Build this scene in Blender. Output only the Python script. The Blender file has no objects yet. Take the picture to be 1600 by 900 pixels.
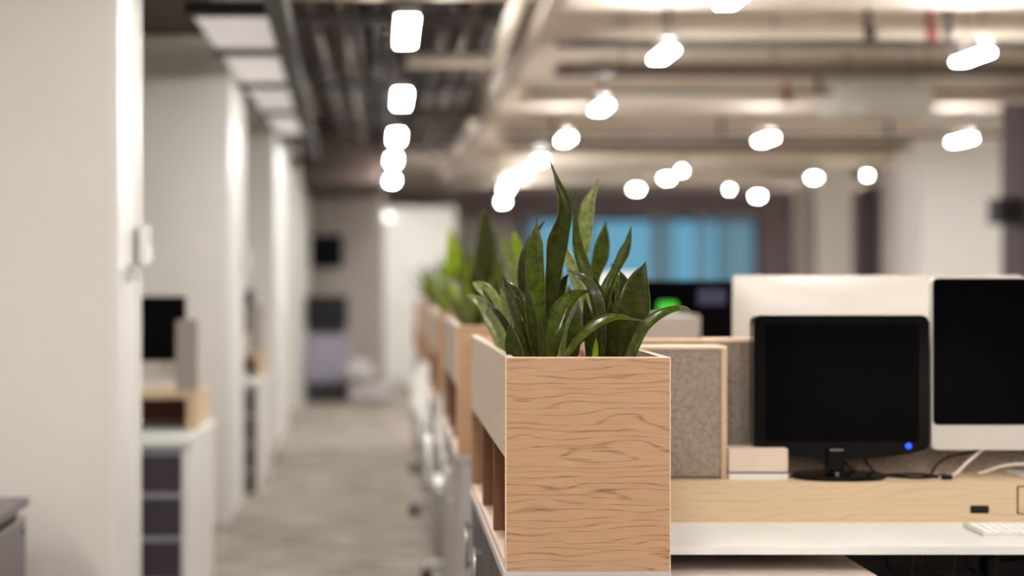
import bpy, bmesh, math, random
from mathutils import Vector, Matrix
C = bpy.context.scene.collection
SC = bpy.context.scene
PI = math.pi
# ------------------------------------------------------------------ camera
CAMZ = 1.34; F = 2500.0; VX = 600.0; VY = 435.0
cd = bpy.data.cameras.new('camera'); cam = bpy.data.objects.new('camera', cd); C.objects.link(cam)
cam.location = (0, 0, CAMZ); cam.rotation_euler = (PI/2, 0, 0)
cd.sensor_width = 36; cd.lens = 36*F/1600
cd.shift_x = (800-VX)/1600; cd.shift_y = -(450-VY)/1600
cd.clip_start = .05; cd.clip_end = 200
cd.dof.use_dof = True; cd.dof.focus_distance = 3.24; cd.dof.aperture_fstop = 1.3
SC.camera = cam
# ------------------------------------------------------------------ world and exposure
w = bpy.data.worlds.new('dusk_sky'); SC.world = w; w.use_nodes = True
w.node_tree.nodes['Background'].inputs[0].default_value = (.125, .29, .39, 1)
w.node_tree.nodes['Background'].inputs[1].default_value = .36
SC.view_settings.view_transform = 'Standard'; SC.view_settings.look = 'None'
SC.view_settings.gamma = 1; SC.view_settings.use_curve_mapping = False
SC.view_settings.exposure = 1.9
LAMP = 39.0        # emission of the ceiling lamps
# ------------------------------------------------------------------ helpers
def at(px, py, Y):
    return Vector(((px-VX)/F*Y, Y, CAMZ-(py-VY)/F*Y))
def lin(c):
    return tuple(((v/255)/12.92 if v/255 <= .04045 else ((v/255+.055)/1.055)**2.4) for v in c)
def nt(name):
    m = bpy.data.materials.new(name); m.use_nodes = True
    return m, m.node_tree.nodes, m.node_tree.links, m.node_tree.nodes['Principled BSDF']
def mat(name, rgb, rough=.6, metal=0, var=.06, scale=12, spec=.5, stretch=(1, 1, 1), emis=None, es=0, bump=0):
    m, n, l, p = nt(name)
    c = lin(rgb)
    p.inputs['Roughness'].default_value = rough; p.inputs['Metallic'].default_value = metal
    p.inputs['Specular IOR Level'].default_value = spec
    tc = n.new('ShaderNodeTexCoord'); mp = n.new('ShaderNodeMapping'); no = n.new('ShaderNodeTexNoise')
    mp.inputs['Scale'].default_value = stretch
    no.inputs['Scale'].default_value = scale; no.inputs['Detail'].default_value = 5
    r = n.new('ShaderNodeValToRGB')
    r.color_ramp.elements[0].position = .3; r.color_ramp.elements[1].position = .7
    r.color_ramp.elements[0].color = tuple(v*(1-var) for v in c)+(1,)
    r.color_ramp.elements[1].color = tuple(min(1, v*(1+var)) for v in c)+(1,)
    l.new(tc.outputs['Object'], mp.inputs[0]); l.new(mp.outputs[0], no.inputs['Vector'])
    l.new(no.outputs['Fac'], r.inputs[0]); l.new(r.outputs[0], p.inputs['Base Color'])
    if bump:
        b = n.new('ShaderNodeBump'); b.inputs['Strength'].default_value = bump; b.inputs['Distance'].default_value = .002
        l.new(no.outputs['Fac'], b.inputs['Height']); l.new(b.outputs[0], p.inputs['Normal'])
    if emis:
        p.inputs['Emission Color'].default_value = lin(emis)+(1,); p.inputs['Emission Strength'].default_value = es
    return m
def wood(name, light, dark, zs=1.0, axis='X', contrast=1.0, rough=.5):
    """fine grain running along `axis` with thin dark pore lines and broad figure"""
    m, n, l, p = nt(name)
    p.inputs['Roughness'].default_value = rough; p.inputs['Specular IOR Level'].default_value = .35
    tc = n.new('ShaderNodeTexCoord')
    s = {'X': (1, 4, 5), 'Y': (4, 1, 5), 'Z': (5, 5, 1)}[axis]
    mp = n.new('ShaderNodeMapping'); mp.inputs['Scale'].default_value = tuple(v*zs for v in s)
    l.new(tc.outputs['Object'], mp.inputs[0])
    big = n.new('ShaderNodeTexNoise'); big.inputs['Scale'].default_value = 3.0; big.inputs['Detail'].default_value = 2.2
    l.new(mp.outputs[0], big.inputs['Vector'])
    dt = n.new('ShaderNodeVectorMath'); dt.operation = 'DOT_PRODUCT'; dt.inputs[1].default_value = {'X': (0, 36, 62), 'Y': (36, 0, 62), 'Z': (62, 62, 0)}[axis]
    l.new(tc.outputs['Object'], dt.inputs[0])
    mul = n.new('ShaderNodeMath'); mul.operation = 'MULTIPLY_ADD'; mul.inputs[1].default_value = 7
    l.new(big.outputs['Fac'], mul.inputs[0]); l.new(dt.outputs['Value'], mul.inputs[2])
    sn = n.new('ShaderNodeMath'); sn.operation = 'PINGPONG'; sn.inputs[1].default_value = .5
    l.new(mul.outputs[0], sn.inputs[0])
    ln = n.new('ShaderNodeValToRGB')               # thin lines where the rings repeat
    ln.color_ramp.elements[0].position = 0; ln.color_ramp.elements[0].color = (1, 1, 1, 1)
    ln.color_ramp.elements[1].position = .15; ln.color_ramp.elements[1].color = (0, 0, 0, 1)
    l.new(sn.outputs[0], ln.inputs[0])
    mp2 = n.new('ShaderNodeMapping'); mp2.inputs['Scale'].default_value = {'X': (9, 160, 170), 'Y': (160, 9, 170), 'Z': (160, 160, 9)}[axis]
    l.new(tc.outputs['Object'], mp2.inputs[0])
    fine = n.new('ShaderNodeTexNoise'); fine.inputs['Scale'].default_value = 1.6; fine.inputs['Detail'].default_value = 4
    l.new(mp2.outputs[0], fine.inputs['Vector'])
    fr = n.new('ShaderNodeValToRGB'); fr.color_ramp.elements[0].position = .25; fr.color_ramp.elements[1].position = .7
    l.new(fine.outputs['Fac'], fr.inputs[0])
    mm = n.new('ShaderNodeMath'); mm.operation = 'MULTIPLY'
    l.new(ln.outputs[0], mm.inputs[0]); l.new(fr.outputs[0], mm.inputs[1])
    m2 = n.new('ShaderNodeMath'); m2.operation = 'MULTIPLY'; m2.inputs[1].default_value = .75*contrast
    l.new(mm.outputs[0], m2.inputs[0])
    m3 = n.new('ShaderNodeMath'); m3.operation = 'MULTIPLY_ADD'; m3.inputs[1].default_value = .28*contrast
    l.new(fr.outputs[0], m3.inputs[0]); l.new(m2.outputs[0], m3.inputs[2])
    mx = n.new('ShaderNodeMix'); mx.data_type = 'RGBA'
    mx.inputs[6].default_value = lin(light)+(1,); mx.inputs[7].default_value = lin(dark)+(1,)
    l.new(m3.outputs[0], mx.inputs[0])
    l.new(mx.outputs[2], p.inputs['Base Color'])
    return m
class MB:
    def __init__(s): s.b = bmesh.new(); s.uv = None
    def hexa(s, P):
        v = [s.b.verts.new(p) for p in P]
        for f in ((0, 3, 2, 1), (4, 5, 6, 7), (0, 1, 5, 4), (1, 2, 6, 5), (2, 3, 7, 6), (3, 0, 4, 7)):
            s.b.faces.new([v[i] for i in f])
        return s
    def box(s, x0, x1, y0, y1, z0, z1, bev=0):
        t = bmesh.new(); bmesh.ops.create_cube(t, size=1)
        for v in t.verts:
            v.co = Vector(((x0+x1)/2+v.co.x*(x1-x0), (y0+y1)/2+v.co.y*(y1-y0), (z0+z1)/2+v.co.z*(z1-z0)))
        if bev: bmesh.ops.bevel(t, geom=t.edges[:], offset=bev, segments=2, profile=.7, affect='EDGES')
        return s.merge(t)
    def merge(s, t):
        me = bpy.data.meshes.new('t'); t.to_mesh(me); t.free(); s.b.from_mesh(me); bpy.data.meshes.remove(me); return s
    def tube(s, pts, r, n=12, cap=True, rr=None):
        pts = [Vector(p) for p in pts]; rings = []
        up = Vector((0, 0, 1))
        for i, p in enumerate(pts):
            d = (pts[min(i+1, len(pts)-1)]-pts[max(i-1, 0)]).normalized()
            a = d.cross(up)
            if a.length < .05: a = d.cross(Vector((1, 0, 0)))
            a.normalize(); b = d.cross(a)
            q = rr[i] if rr else r
            rings.append([s.b.verts.new(p+(a*math.cos(2*PI*k/n)+b*math.sin(2*PI*k/n))*q) for k in range(n)])
        for A, B in zip(rings, rings[1:]):
            for k in range(n):
                f = s.b.faces.new((A[k], A[(k+1) % n], B[(k+1) % n], B[k])); f.smooth = True
        if cap: s.b.faces.new(rings[0][::-1]); s.b.faces.new(rings[-1])
        return s
    def outline(s, P, y0, y1, axis='Y', bev=0):
        """closed outline (a,b) extruded between y0 and y1; axis Y: (x,z), axis Z: (x,y), axis X: (y,z)"""
        t = bmesh.new()
        f = {'Y': lambda a, b, c: (a, c, b), 'Z': lambda a, b, c: (a, b, c), 'X': lambda a, b, c: (c, a, b)}[axis]
        A = [t.verts.new(f(a, b, y0)) for a, b in P]; B = [t.verts.new(f(a, b, y1)) for a, b in P]
        t.faces.new(A); t.faces.new(B[::-1])
        k = len(P)
        for i in range(k): t.faces.new((A[i], B[i], B[(i+1) % k], A[(i+1) % k]))
        if bev: bmesh.ops.bevel(t, geom=[e for e in t.edges if len(e.link_faces) == 2 and any(len(q.verts) > 4 for q in e.link_faces)], offset=bev, segments=2, affect='EDGES')
        bmesh.ops.recalc_face_normals(t, faces=t.faces[:])
        return s.merge(t)
    def lathe(s, prof, cx, cy, n=24):
        rings = [[s.b.verts.new((cx+r*math.cos(2*PI*k/n), cy+r*math.sin(2*PI*k/n), z)) for k in range(n)] for r, z in prof]
        for A, B in zip(rings, rings[1:]):
            for k in range(n):
                f = s.b.faces.new((A[k], A[(k+1) % n], B[(k+1) % n], B[k])); f.smooth = True
        s.b.faces.new(rings[0][::-1]); s.b.faces.new(rings[-1]); return s
def rrect(x0, x1, z0, z1, r, n=5, bulge=0):
    P = []
    for cx, cz, a0 in ((x1-r, z1-r, 0), (x0+r, z1-r, 90), (x0+r, z0+r, 180), (x1-r, z0+r, 270)):
        for k in range(n+1):
            a = math.radians(a0+90*k/n); P.append((cx+r*math.cos(a), cz+r*math.sin(a)))
        if a0 == 180 and bulge:
            for k in range(1, 12):
                t = k/12; P.append((x0+r+(x1-x0-2*r)*t, z0-bulge*math.sin(PI*t)**.8))
    return P
def link(name, mb, m, parent=None, root=None, origin=None):
    me = bpy.data.meshes.new(name)
    bmesh.ops.recalc_face_normals(mb.b, faces=mb.b.faces[:])
    mb.b.to_mesh(me); mb.b.free()
    o = bpy.data.objects.new(name, me); C.objects.link(o); me.materials.append(m)
    if parent is not None:
        r = parent
        while r.parent: r = r.parent
        me.transform(Matrix.Translation(-r.location)); o.parent = parent
    elif origin is not None:
        me.transform(Matrix.Translation(-Vector(origin))); o.location = origin
    return o
def tag(o, label, cat, group=None, kind=None):
    o['label'] = label; o['category'] = cat
    if group: o['group'] = group
    if kind: o['kind'] = kind
    return o
def thing(name, loc, label, cat, group=None):
    o = bpy.data.objects.new(name, None); C.objects.link(o); o.location = loc; o.empty_display_size = .05
    return tag(o, label, cat, group)
def single(name, mb, m, label, cat, group=None):
    xs = [v.co.x for v in mb.b.verts]; ys = [v.co.y for v in mb.b.verts]; zs = [v.co.z for v in mb.b.verts]
    return tag(link(name, mb, m, origin=((min(xs)+max(xs))/2, (min(ys)+max(ys))/2, min(zs))), label, cat, group)
def struct(name, mb, m, label=None, cat=None):
    o = link(name, mb, m); o['kind'] = 'structure'
    if label: o['label'] = label
    if cat: o['category'] = cat
    return o
def copy_tree(o, parent=None):
    c = o.copy(); C.objects.link(c)
    if parent is not None: c.parent = parent
    for ch in list(o.children): copy_tree(ch, c)
    return c
def dup(o, loc, label, rz=None, group=None):
    c = copy_tree(o); c.location = loc; c['label'] = label
    if rz is not None: c.rotation_euler.z = rz
    if group: c['group'] = group
    return c
# ------------------------------------------------------------------ materials
M = {}
M['wall'] = mat('painted_wall', (226, 222, 214), .7, var=.015, scale=3)
M['wallgrey'] = mat('grey_wall_paint', (176, 168, 162), .75, var=.03, scale=3)
M['white'] = mat('white_gloss_paint', (228, 226, 220), .35, var=.01, scale=4)
M['ceil'] = mat('ceiling_concrete', (226, 214, 200), .8, var=.05, scale=2.5)
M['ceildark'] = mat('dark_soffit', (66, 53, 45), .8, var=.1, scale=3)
M['dark'] = mat('dark_plum_metal', (44, 36, 36), .55, var=.05)
M['darkwall'] = mat('dark_plum_wall', (168, 150, 154), .7, var=.05)
M['plum'] = mat('plum_column_paint', (88, 76, 80), .7)
M['navy'] = mat('navy_panel', (48, 56, 68), .5, var=.05)
M['pipe'] = mat('pale_lagged_pipe', (240, 230, 214), .5, var=.04, scale=4)
M['trunk'] = mat('beige_grey_trunking', (186, 174, 162), .6)
M['galv'] = mat('galvanised_steel', (100, 86, 75), .45, metal=.4, var=.12, scale=9)
M['brownpipe'] = mat('brown_grey_conduit', (62, 49, 41), .6, var=.1, scale=6)
M['red'] = mat('red_valve_paint', (150, 62, 54), .5)
M['floor'] = mat('grey_brown_carpet', (152, 142, 131), .95, var=.5, scale=4, spec=.1, stretch=(.8, 3.2, 1), bump=.3)
M['oak'] = wood('pale_oak_veneer', (184, 148, 115), (116, 80, 54), contrast=.95)
M['oakside'] = wood('oak_veneer_sheen', (206, 190, 172), (170, 150, 130), axis='Y', contrast=.8)  # oak paled and greyed to carry the light reflected on the sides
M['edge'] = mat('light_edge_band', (232, 205, 178), .45)
M['ash'] = wood('pale_ash_board', (208, 184, 152), (178, 148, 112), zs=.7, contrast=.7)
M['cubby'] = wood('brown_wood_divider', (128, 84, 62), (92, 58, 42), axis='Z', contrast=.7)
M['felt'] = mat('grey_brown_felt', (148, 135, 124), .95, var=.26, scale=95, spec=.1, bump=.4)
M['feltlight'] = mat('light_grey_felt', (168, 156, 148), .95, var=.12, scale=110, spec=.1)
M['desk'] = mat('white_desk_laminate', (222, 223, 218), .38, var=.01)
M['grey'] = mat('light_grey_laminate', (178, 173, 172), .5, var=.03)
M['lilac'] = mat('lilac_grey_metal', (146, 141, 156), .5, var=.04)
M['drawer'] = mat('dark_aubergine_drawer', (58, 50, 56), .5, var=.06)
M['drawerside'] = mat('grey_plum_panel', (112, 104, 108), .45, var=.04)
M['pedtop'] = wood('brown_grey_top', (212, 196, 186), (180, 164, 152), contrast=.5)
M['gloss'] = mat('black_gloss_plastic', (8, 7, 8), .1, var=.01, spec=.3)
M['screen'] = mat('black_screen_glass', (5, 4, 6), .14, var=.01, spec=.08)
M['matte'] = mat('black_matte_plastic', (16, 15, 16), .45, var=.02, spec=.3)
M['alu'] = mat('satin_aluminium', (214, 208, 200), .38, metal=.25, var=.01)
M['silver'] = mat('silver_trim', (200, 196, 192), .25, metal=.9, var=.01)
M['key'] = mat('white_key_plastic', (238, 236, 230), .5, var=.01)
M['cablew'] = mat('white_cable_rubber', (225, 216, 202), .5)
M['blueled'] = mat('blue_power_light', (20, 50, 200), .4, emis=(30, 70, 255), es=.7)
M['green'] = mat('green_screen_glow', (60, 190, 50), .4, emis=(70, 190, 50), es=.06)
M['dimblue'] = mat('dim_blue_screen_content', (34, 32, 60), .4, emis=(50, 48, 92), es=.06)
M['bluestripe'] = mat('blue_card_stripe', (34, 50, 110), .5)
M['card'] = mat('cream_card', (216, 200, 182), .7)
M['bark'] = mat('reddish_bark_chips', (128, 74, 56), .85, var=.55, scale=45)
M['lamp'] = mat('lamp_diffuser', (255, 252, 245), .5, emis=(252, 250, 248), es=LAMP)
M['upfill'] = mat('added_ceiling_glow', (255, 252, 245), .5, emis=(252, 250, 248), es=16.0)  # glow added on the lamp tops to brighten the ceiling
M['fillpanel'] = mat('added_fill_panel', (255, 252, 245), .5, emis=(252, 250, 248), es=3.4)  # glow of the unseen panels added for front light
M['lamp2'] = mat('small_downlight_lens', (255, 252, 245), .5, emis=(255, 246, 236), es=45)
M['wallglow'] = mat('wall_light_shade', (255, 252, 245), .5, emis=(255, 246, 236), es=1.2)
M['panel'] = mat('luminous_white_panel', (225, 222, 220), .6, emis=(235, 228, 226), es=.11)
M['chair'] = mat('white_chair_shell', (238, 236, 230), .35)
def blindm():
    m, n, l, p = nt('grey_blue_blind_fabric')
    p.inputs['Base Color'].default_value = (.7, .75, .8, 1); p.inputs['Roughness'].default_value = .9
    t = n.new('ShaderNodeBsdfTranslucent'); t.inputs[0].default_value = (1, .92, .88, 1)
    x = n.new('ShaderNodeMixShader'); x.inputs[0].default_value = .85
    l.new(p.outputs[0], x.inputs[1]); l.new(t.outputs[0], x.inputs[2]); l.new(x.outputs[0], n['Material Output'].inputs[0])
    return m
M['blind'] = blindm()
def glassm():
    m, n, l, p = nt('window_glass')
    p.inputs['Base Color'].default_value = (.85, .95, 1, 1); p.inputs['Transmission Weight'].default_value = 1
    p.inputs['Roughness'].default_value = 0; p.inputs['IOR'].default_value = 1.02
    return m
M['glass'] = glassm()
def leafm(name, a, b, c, tr):
    m, n, l, p = nt(name)
    p.inputs['Roughness'].default_value = .26; p.inputs['Specular IOR Level'].default_value = .26
    p.inputs['Coat Weight'].default_value = .25; p.inputs['Coat Roughness'].default_value = .12
    uv = n.new('ShaderNodeUVMap'); uv.uv_map = 'UVMap'
    mp = n.new('ShaderNodeMapping'); mp.inputs['Scale'].default_value = (1.6, 16, 1)
    l.new(uv.outputs[0], mp.inputs[0])
    oi = n.new('ShaderNodeObjectInfo')
    no = n.new('ShaderNodeTexNoise'); no.noise_dimensions = '4D'; no.inputs['Scale'].default_value = 1.5
    no.inputs['Detail'].default_value = 4; no.inputs['Distortion'].default_value = .6
    ml = n.new('ShaderNodeMath'); ml.operation = 'MULTIPLY'; ml.inputs[1].default_value = 40
    l.new(oi.outputs['Random'], ml.inputs[0]); l.new(ml.outputs[0], no.inputs['W']); l.new(mp.outputs[0], no.inputs['Vector'])
    r = n.new('ShaderNodeValToRGB'); e = r.color_ramp.elements
    e[0].position = .38; e[0].color = lin(a)+(1,); e[1].position = .62; e[1].color = lin(b)+(1,)
    l.new(no.outputs['Fac'], r.inputs[0])
    # lighter margin, painted like a bright backlit edge
    sx = n.new('ShaderNodeSeparateXYZ'); l.new(uv.outputs[0], sx.inputs[0])
    s1 = n.new('ShaderNodeMath'); s1.operation = 'SUBTRACT'; s1.inputs[1].default_value = .5; l.new(sx.outputs[0], s1.inputs[0])
    s2 = n.new('ShaderNodeMath'); s2.operation = 'ABSOLUTE'; l.new(s1.outputs[0], s2.inputs[0])
    r2 = n.new('ShaderNodeValToRGB'); r2.color_ramp.elements[0].position = .455; r2.color_ramp.elements[0].color = (0, 0, 0, 1)
    r2.color_ramp.elements[1].position = .5; l.new(s2.outputs[0], r2.inputs[0])
    mx = n.new('ShaderNodeMix'); mx.data_type = 'RGBA'; l.new(r2.outputs[0], mx.inputs[0]); l.new(r.outputs[0], mx.inputs[6])
    mx.inputs[7].default_value = lin(c)+(1,)
    l.new(mx.outputs[2], p.inputs['Base Color'])
    t = n.new('ShaderNodeBsdfTranslucent'); ms = n.new('ShaderNodeMixShader'); ms.inputs[0].default_value = tr
    g = n.new('ShaderNodeMix'); g.data_type = 'RGBA'; g.blend_type = 'MULTIPLY'; g.inputs[0].default_value = 1
    l.new(mx.outputs[2], g.inputs[6]); g.inputs[7].default_value = (1.0, 1, .35, 1)
    l.new(g.outputs[2], t.inputs[0]); l.new(p.outputs[0], ms.inputs[1]); l.new(t.outputs[0], ms.inputs[2])
    l.new(ms.outputs[0], n['Material Output'].inputs[0])
    return m
M['leaf'] = leafm('deep_green_leaf', (60, 70, 12), (84, 98, 24), (140, 146, 90), .3)
M['leafdark'] = leafm('dark_olive_leaf', (44, 48, 6), (60, 66, 12), (128, 128, 84), .25)
M['leafpale'] = leafm('silvery_green_leaf', (122, 134, 70), (158, 168, 104), (196, 200, 160), .3)
M['leaflime'] = leafm('lime_green_leaf', (138, 160, 30), (168, 190, 50), (190, 200, 90), .45)
# ------------------------------------------------------------------ setting
ZC = 2.95
struct('floor', MB().box(-5, 11, -6.2, 28.2, -.1, 0), M['floor'])
struct('ceiling', MB().box(-5, 11, -6.2, 28.2, ZC, ZC+.1), M['ceil'])
struct('wall_left', MB().box(-4.1, -4, -6, 28, 0, ZC), M['wall'])
struct('wall_right', MB().box(10, 10.1, -6, 28, 0, ZC), M['wall'])
struct('wall_front', MB().box(-4, 10, -6.1, -6, 0, ZC), M['navy'])
# far wall with the window opening
WX0, WX1, WZ0, WZ1 = 2.40, 6.55, .95, 2.40
struct('wall_back', MB().box(-4, .9, 28, 28.15, 0, ZC).box(.9, WX0, 28, 28.15, 0, ZC).box(WX1, 10, 28, 28.15, 0, ZC)
       .box(WX0, WX1, 28, 28.15, 0, WZ0).box(WX0, WX1, 28, 28.15, WZ1, ZC), M['darkwall'])
struct('window_1', MB().box(WX0, WX1, 28.06, 28.07, WZ0, WZ1), M['glass'])
fr = MB()
for x in (WX0, 3.55, 4.75, 5.85, WX1-.08): fr.box(x, x+.07, 28.0, 28.05, WZ0, WZ1)
fr.box(WX0, WX1, 28.0, 28.05, WZ0, WZ0+.06).box(WX0, WX1, 28.0, 28.05, WZ1-.06, WZ1)
struct('trim_1', fr, M['navy'])
for i, (a, b, s) in enumerate(((1.95, 2.2, 0), (4.62, 5.02, 0), (5.42, 5.62, 1), (5.85, 6.45, 0))):
    bl = MB(); k = int((b-a)/.09)+1
    for q in range(k):
        x = max(a, WX0+.02)+.09*q if a > WX0 else 2.45+.09*q
        bl.hexa([(x, 27.86, WZ0-.05), (x+.075, 27.90, WZ0-.05), (x+.075, 27.905, WZ0-.05), (x, 27.865, WZ0-.05),
                 (x, 27.86, WZ1), (x+.075, 27.90, WZ1), (x+.075, 27.905, WZ1), (x, 27.865, WZ1)])
    bl.box(bl_x0 := min(v.co.x for v in bl.b.verts), max(v.co.x for v in bl.b.verts), 27.84, 27.99, WZ1, WZ1+.05)
    single('vertical_blind', bl, M['blind'], ['grey blue blind slats at the left end of the blue window', 'widest middle group of grey blue blind slats on the blue window',
           'narrow group of grey blue slats right of the window middle', 'grey blue slats at the right end of the blue window'][i], 'blind', 'vertical blinds on the far window')
# bay walls on the corridor's left (solid blocks whose white ends line the corridor)
WXE = -.87
BAYS = ((5.08, 5.57), (8.73, 9.68), (12.4, 14.1), (16.05, 18.4))
for i, (a, b) in enumerate(BAYS):
    struct('wall_left', MB().box(-4, WXE, a, b, 0, ZC), M['wall'])
    t = MB().box(WXE, WXE+.012, a, b, .0, 2.62)
    t.box(WXE+.012, WXE+.026, a+.0, a+.10*(b-a), 0, 2.62).box(WXE+.012, WXE+.026, b-.08*(b-a)-.03, b, 0, 2.62)
    struct('trim_%d' % (i+2), t, M['white'])
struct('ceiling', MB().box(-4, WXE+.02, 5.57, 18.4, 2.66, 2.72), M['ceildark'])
# grey end wall of the corridor and the bright white lobby wall past it
struct('wall_back', MB().box(-4, .0, 18.6, 18.75, 0, ZC), M['wallgrey'])
struct('wall_back', MB().box(.0, .92, 20.4, 20.5, 0, 2.25), M['key'])
struct('trim_6', MB().box(.0, .92, 20.36, 20.4, 0, .12), M['white'])
struct('baseboard_left', MB().box(-4, .0, 18.57, 18.6, 0, .1), M['grey'])
struct('baseboard_back', MB().box(1.2, 10, 27.96, 28.0, 0, .1), M['grey'])
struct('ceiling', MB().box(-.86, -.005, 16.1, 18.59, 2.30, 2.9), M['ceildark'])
struct('ceiling', MB().box(-.86, .88, 19.2, 27.9, 2.80, 2.9), M['ceil'])
struct('wall_back', MB().box(.95, 2.28, 27.8, 27.98, 0, 2.36), M['wall'])
# low pale unit added out of view, meant to reflect in the glossy monitor
st = thing('added_sideboard', (4.3, -5.7, 0), 'low pale unit added out of view to reflect in the glossy monitor', 'added_sideboard')
link('body', MB().box(3.3, 5.3, -5.95, -5.5, .1, .8), M['wall'], st)
link('top', MB().box(3.28, 5.32, -5.97, -5.48, .8, .83), M['ash'], st)
link('plinth', MB().box(3.35, 5.25, -5.9, -5.55, 0, .1), M['dark'], st)
# structural columns on the right, plus dark slabs imitating the dark gaps between them
def column(x0, x1, y0, y1, m, label, z1=ZC):
    c = struct('column', MB().box(x0, x1, y0, y1, 0, z1, bev=.012).box(x0-.015, x1+.015, y0-.015, y1+.015, 0, .1), m, label, 'column')
column(5.04, 5.90, 15.0, 15.7, M['key'], 'broad white column on the right behind the white computer back')
column(5.40, 5.86, 20.0, 20.5, M['key'], 'grey white column just right of the blue window')
column(6.24, 6.62, 20.0, 20.4, M['key'], 'narrow white column left of the broad white column')
column(6.72, 7.5, 26.0, 26.5, M['navy'], 'dark navy column at the right end of the blue window')
column(4.82, 5.6, 12.0, 12.5, M['plum'], 'dark plum column at the right edge of the photo')
column(6.85, 7.6, 20.5, 21, M['wall'], 'pale column hidden mostly behind the broad white column')
column(6.02, 6.20, 20.02, 20.3, M['plum'], 'dark slab imitating the dark gap left of the narrow white column', 2.5)
column(6.66, 6.80, 20.02, 20.3, M['plum'], 'dark slab imitating the dark gap between the narrow and broad white columns', 2.5)
column(5.18, 5.36, 20.02, 20.3, M['wallgrey'], 'slim mauve grey post left of the grey white column', 2.5)
struct('wall_right', MB().box(7.6, 10, 22, 22.15, 0, ZC), M['wall'])
# transverse concrete ribs of the ceiling, open-plan side
for i, Y in enumerate([6.3+1.75*k for k in range(12)]):
    struct('ceiling', MB().box(.9, 10, Y, Y+.5, 2.78, ZC), M['ceil'])
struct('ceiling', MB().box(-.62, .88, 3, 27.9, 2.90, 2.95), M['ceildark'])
# ------------------------------------------------------------------ ceiling services
def pipe(pts, r, m, label, cat='pipe', name='ceiling_pipe', group=None, collars=()):
    P = [Vector(p) for p in pts]; Q = []
    for i, p in enumerate(P):                                   # rounded elbows
        if 0 < i < len(P)-1:
            a = (P[i-1]-p).normalized()*r*2.2; b = (P[i+1]-p).normalized()*r*2.2
            for k in range(7):
                t = k/6; Q.append((p+a)*(1-t)**2+p*2*t*(1-t)+(p+b)*t*t)
        else: Q.append(p)
    mb = MB().tube(Q, r, 16)
    t = thing(name, (P[0].x, P[0].y, P[0].z-r), label, cat, group)
    link('pipe', mb, m, t)
    for c, cm in collars:
        link('hanger', MB().tube([(c[0]-.03, c[1], c[2]), (c[0]+.03, c[1], c[2])], r*1.22, 16).box(c[0]-.014, c[0]+.014, c[1]-.014, c[1]+.014, c[2]+r, ZC-.05), cm, t)
    return t
G = 'pale pipes crossing under the open plan ceiling'
def zp(py, Y): return CAMZ-(py-VY)/F*Y
pipe([(.98, 8.8, 2.68), (9.9, 8.8, 2.68)], .038, M['pipe'], 'brightest pale pipe, nearest crossing the ceiling at upper right', group=G,
     collars=(((2.66, 8.8, 2.68), M['brownpipe']), ((3.0, 8.8, 2.68), M['red'])))
pipe([(1.0, 11.75, 2.68), (9.9, 11.75, 2.68)], .052, M['pipe'], 'second pale ceiling pipe, passing the round ended air unit', group=G,
     collars=(((2.95, 11.75, 2.68), M['red']),))
pipe([(1.1, 14.75, 2.68), (9.9, 14.75, 2.68)], .068, M['pipe'], 'third pale ceiling pipe, level with the white lamps right of the plants', group=G)
pipe([(1.3, 18.1, 2.68), (9.9, 18.1, 2.68)], .075, M['pipe'], 'fourth pale ceiling pipe toward the back of the office', group=G)
pipe([(1.5, 20.9, 2.67), (9.9, 20.9, 2.67)], .085, M['pipe'], 'farthest pale ceiling pipe above the blue window', group=G)
pipe([(-.45, 7.3, 2.64), (.86, 7.3, 2.64)], .03, M['pipe'], 'short beige pipe at top edge above corridor lamps')
pipe([(.13, 9.05, 2.57), (.63, 9.05, 2.57), (.63, 6.9, 2.66)], .042, M['pipe'], 'bent pale pipe beside the nearest corridor lamp')
pipe([(.20, 12.1, 2.58), (.74, 12.1, 2.58), (.66, 9.6, 2.74)], .045, M['galv'], 'bent grey pipe beside the second corridor lamp')
# pale beam trunk along the corridor / open plan boundary
bm = MB().box(.735, .80, 3.5, 27.5, 2.55, 2.61).box(.71, .735, 3.5, 27.5, 2.60, 2.66)
single('ceiling_trunking', bm, M['trunk'], 'long pale trunking running away under the ceiling above the planters', 'trunking')
# longitudinal conduits and cable trays over the corridor
rnd = random.Random(4)
G = 'brown conduits and ducts running along the corridor ceiling'
lc = [(-.46, 2.80, .035, 'brownpipe'), (-.38, 2.74, .022, 'galv'), (-.31, 2.80, .04, 'brownpipe'), (-.22, 2.72, .02, 'galv'), (-.16, 2.8, .03, 'brownpipe'),
      (-.04, 2.82, .045, 'dark'), (.04, 2.74, .018, 'galv'), (.10, 2.80, .03, 'brownpipe'), (.36, 2.78, .04, 'brownpipe'), (.47, 2.73, .02, 'galv'), (.56, 2.80, .035, 'dark'), (.64, 2.8, .02, 'galv')]
nm = ['leftmost brown conduit beside the dark raft', 'thin grey conduit second from the raft', 'thick brown conduit third from the raft', 'thin low grey conduit fourth from the raft',
      'brown conduit fifth from the raft', 'broad dark duct just left of the corridor lamps', 'thin grey conduit left beside the corridor lamps', 'brown conduit above the corridor lamps',
      'thick brown conduit just right of the corridor lamps', 'thin grey conduit right of the corridor lamps', 'dark duct left of the pale trunking', 'thin grey conduit nearest the pale trunking']
for (x, z, r, m), s in zip(lc, nm):
    mb = MB().tube([(x, 3.2, z), (x, 18.4, z)], r, 10)
    for k in range(9): mb.box(x-r*1.25, x+r*1.25, 4.1+k*1.6, 4.16+k*1.6, z-r*1.25, z+r*1.3)
    single('ceiling_conduit', mb, M[m], s, 'pipe', G)
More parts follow.
